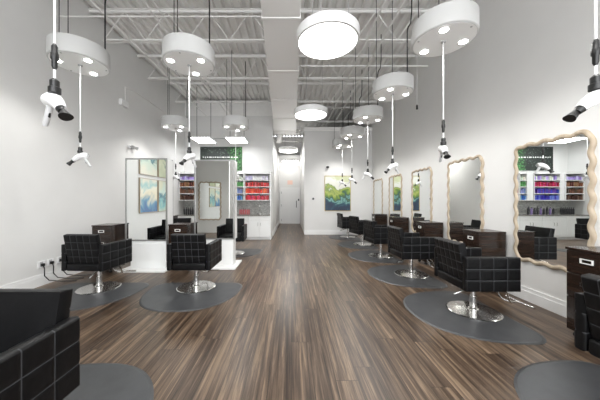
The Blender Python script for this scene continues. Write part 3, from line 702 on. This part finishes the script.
for ci, (a, b_) in enumerate(cols):
    t = thing('cubby_shelf', 'white %s of the colour bar holding hair colour boxes' % cn[ci], 'shelf', (0, 0, 0), 0, 'white cubby shelves over the counter')
    bm = B(); s = .022
    add_box(bm, a, a+s, DY, YC-.02, 1.43, 2.47); obj('side_panel', bm, 'trim', t); bm = B(); add_box(bm, b_-s, b_, DY, YC-.02, 1.43, 2.47); obj('side_panel', bm, 'trim', t)
    bm = B(); add_box(bm, a+s, b_-s, YC-.035, YC-.02, 1.43, 2.47); obj('back_panel', bm, 'trim', t)
    for r in range(5):
        z = 1.43+RH*r+(.0 if r else 0); bm = B(); add_box(bm, a+s, b_-s, DY, YC-.035, z, z+.022); obj('shelf_board', bm, 'trim', t)
    for r in range(4):
        nm, ch = pal[ci][r]; x = a+s+.008; z = 1.452+RH*r
        while x < b_-s-.05:
            wd = rnd.choice((.045, .055, .065)); hh = rnd.choice((.15, .17, .19)) if r < 3 else rnd.choice((.12, .16))
            if x+wd > b_-s-.004: break
            key = (ci, r, rnd.randrange(3), wd, hh)
            if key not in boxcache:
                mm_name = 'carton_%d_%d_%d' % key[:3]
                mm = bpy.data.materials.get(mm_name) or mat(mm_name, colr(ch[key[2]]), .45)
                q = B(); add_box(q, 0, wd-.004, 0, .11, 0, hh, .002, 1)
                me_o = obj('hair_colour_box', q, [mm]); boxcache[key] = me_o; o = me_o
            else: o = boxcache[key].copy(); C.objects.link(o)
            o.location = (x, DY+.03+rnd.uniform(0, .03), z+.001)
            tag(o, '%s hair colour box in the %s row of the %s' % (nm, rown[r], cn[ci]), 'box', '%s boxes, %s row, %s' % (nm, rown[r], cn[ci]))
            x += wd+rnd.choice((.0, .004, .02))
# filler panel between middle and narrow cubbies
box('trim_6', -2.28, -2.08, DY+.02, YC-.02, 1.43, 2.47, 'trim', st=True)
box('trim_7', -3.46, -3.32, DY+.02, YC-.02, 1.43, 2.47, 'trim', st=True)
# bottles on the counter and under the shelf
def bottle(x, y, h, r, col, lab, grp):
    t = thing('pump_bottle', lab, 'bottle', (x, y, .905), 0, grp)
    bm = B(); add_lathe(bm, [(r*.95, 0), (r, .01), (r, h*.7), (r*.5, h*.82), (r*.4, h*.86), (.001, h*.86)], n=16); obj('bottle_body', bm, bpy.data.materials.get(col) or M[col], t, True)
    bm = B(); add_lathe(bm, [(r*.42, h*.855), (r*.42, h*.93), (.006, h*.94), (.006, h), (.001, h)], n=12); add_cyl(bm, (0, 0, h*.97), (0, -.04, h*.96), .005, n=6); obj('pump_cap', bm, 'black', t, True)
mat('bottle_violet', (.28, .20, .45), .3); mat('bottle_dark', (.03, .03, .035), .3); mat('bottle_rose', (.55, .12, .14), .3)
for i in range(9): bottle(-3.30+.12*i, 9.62, .24+.03*(i % 3), .035, ('bottle_dark', 'bottle_violet', 'bottle_dark')[i % 3], 'one of the dark and violet bottles on the middle of the granite top', 'bottles on the granite top')
for i in range(7): bottle(-4.12+.08*i, 9.66, .26, .03, 'bottle_dark', 'one of the dark bottles on the granite top by the left wall', 'dark bottles by the left wall')
for i in range(6): bottle(-1.98+.07*i, 9.72, .22, .028, 'bottle_rose', 'one of the rose bottles on the granite top under the narrow cubby unit', 'rose bottles on the granite top')
t = thing('bar_faucet', 'chrome gooseneck faucet on the granite top beside the hall', 'faucet', (-1.2, 9.70, .905))
bm = B(); add_cyl(bm, (0, 0, 0), (0, 0, .03), .03, n=16); add_tube(bm, [(0, 0, .03), (0, 0, .30), (0, -.03, .36), (0, -.09, .38), (0, -.15, .35), (0, -.16, .27)], .012, 10); obj('spout', bm, 'chrome', t, True)
bm = B(); add_tube(bm, [(.03, 0, .05), (.09, 0, .08)], .008, 8); obj('lever', bm, 'chrome', t, True)

# ------------------------------------------------------------------ wall details
def outlet(y, lab, cat='outlet'):
    t = thing('wall_outlet', lab, 'outlet', (XL, y, .36), 0, 'outlets low on the left wall')
    bm = B(); add_box(bm, 0, .008, -.06, .06, -.06, .06, .003); obj('cover_plate', bm, 'plastic', t)
    bm = B(); add_box(bm, .008, .011, -.025, .025, -.04, .04); obj('socket', bm, 'grey', t)
def plug(y, lab):
    t = thing('power_cable', lab, 'cable', (XL, y, .36), 0, 'black cables plugged into the left wall')
    bm = B(); add_box(bm, .011, .055, -.022, .022, -.035, .015, .008); obj('plug', bm, 'black', t, True)
    bm = B(); add_tube(bm, [(.045, 0, -.025), (.06, 0, -.08), (.05, .01, -.2), (.08, .06, -.29), (.20, .16, -.34), (.40, .24, -.352)], .008, 8); obj('cable', bm, 'black', t, True)
for y, a in ((4.24, 'nearest'), (4.40, 'middle'), (4.58, 'farthest')):
    outlet(y, 'white outlet low on the left wall, %s of the three' % a); plug(y, 'black cable from the %s of the three outlets on the left wall' % a)
t = thing('wall_spotlight', 'small grey twin-head emergency light high on the left wall', 'emergency light', (XL, 6.62, 2.85))
bm = B(); add_box(bm, 0, .06, -.10, .10, -.04, .04, .008); obj('housing', bm, 'plastic', t)
for s in (-1, 1):
    bm = B(); add_cyl(bm, (.06, s*.07, 0), (.13, s*.10, -.03), .035, .045, 16); obj('lamp_head', bm, 'grey', t, True)
t = thing('security_camera', 'small dark camera on the back wall above the green painting', 'camera', (1.51, YB, 2.83))
bm = B(); add_cyl(bm, (0, 0, 0), (0, -.03, 0), .06, n=20); obj('mount', bm, 'plastic', t, True)
bm = B(); add_cyl(bm, (0, -.03, 0), (.03, -.13, -.02), .045, .05, 16); obj('camera_head', bm, 'black', t, True)
t = thing('wall_thermostat', 'small round grey thermostat on the back wall left of the painting', 'thermostat', (.93, YB, 1.50))
bm = B(); add_cyl(bm, (0, 0, 0), (0, -.025, 0), .055, n=24); obj('dial', bm, 'grey', t, True)
bm = B(); add_cyl(bm, (0, -.025, 0), (0, -.03, 0), .035, n=24); obj('display', bm, 'black', t, True)
t = thing('hanging_microphone', 'thin cable with a dark tip hanging by the right wall, left of the biggest pendant', 'cable', (3.30, 6.55, 3.85))
bm = B(); add_cyl(bm, (0, 0, .09), (0, 0, ZD-3.85), .006, n=8); obj('cable', bm, 'plastic', t)
bm = B(); add_lathe(bm, [(.006, .10), (.022, .07), (.022, 0), (.03, -.02), (.001, -.03)], n=12); obj('tip', bm, 'black', t, True)
t = thing('fire_sprinkler', 'small white sprinkler hanging above the largest round light', 'sprinkler', (.55, 4.15, 5.0))
bm = B(); add_cyl(bm, (0, 0, 0), (0, 0, .5), .012, n=8); add_cyl(bm, (0, 0, -.01), (0, 0, .03), .05, .03, n=16); obj('pipe_drop', bm, 'white', t, True)
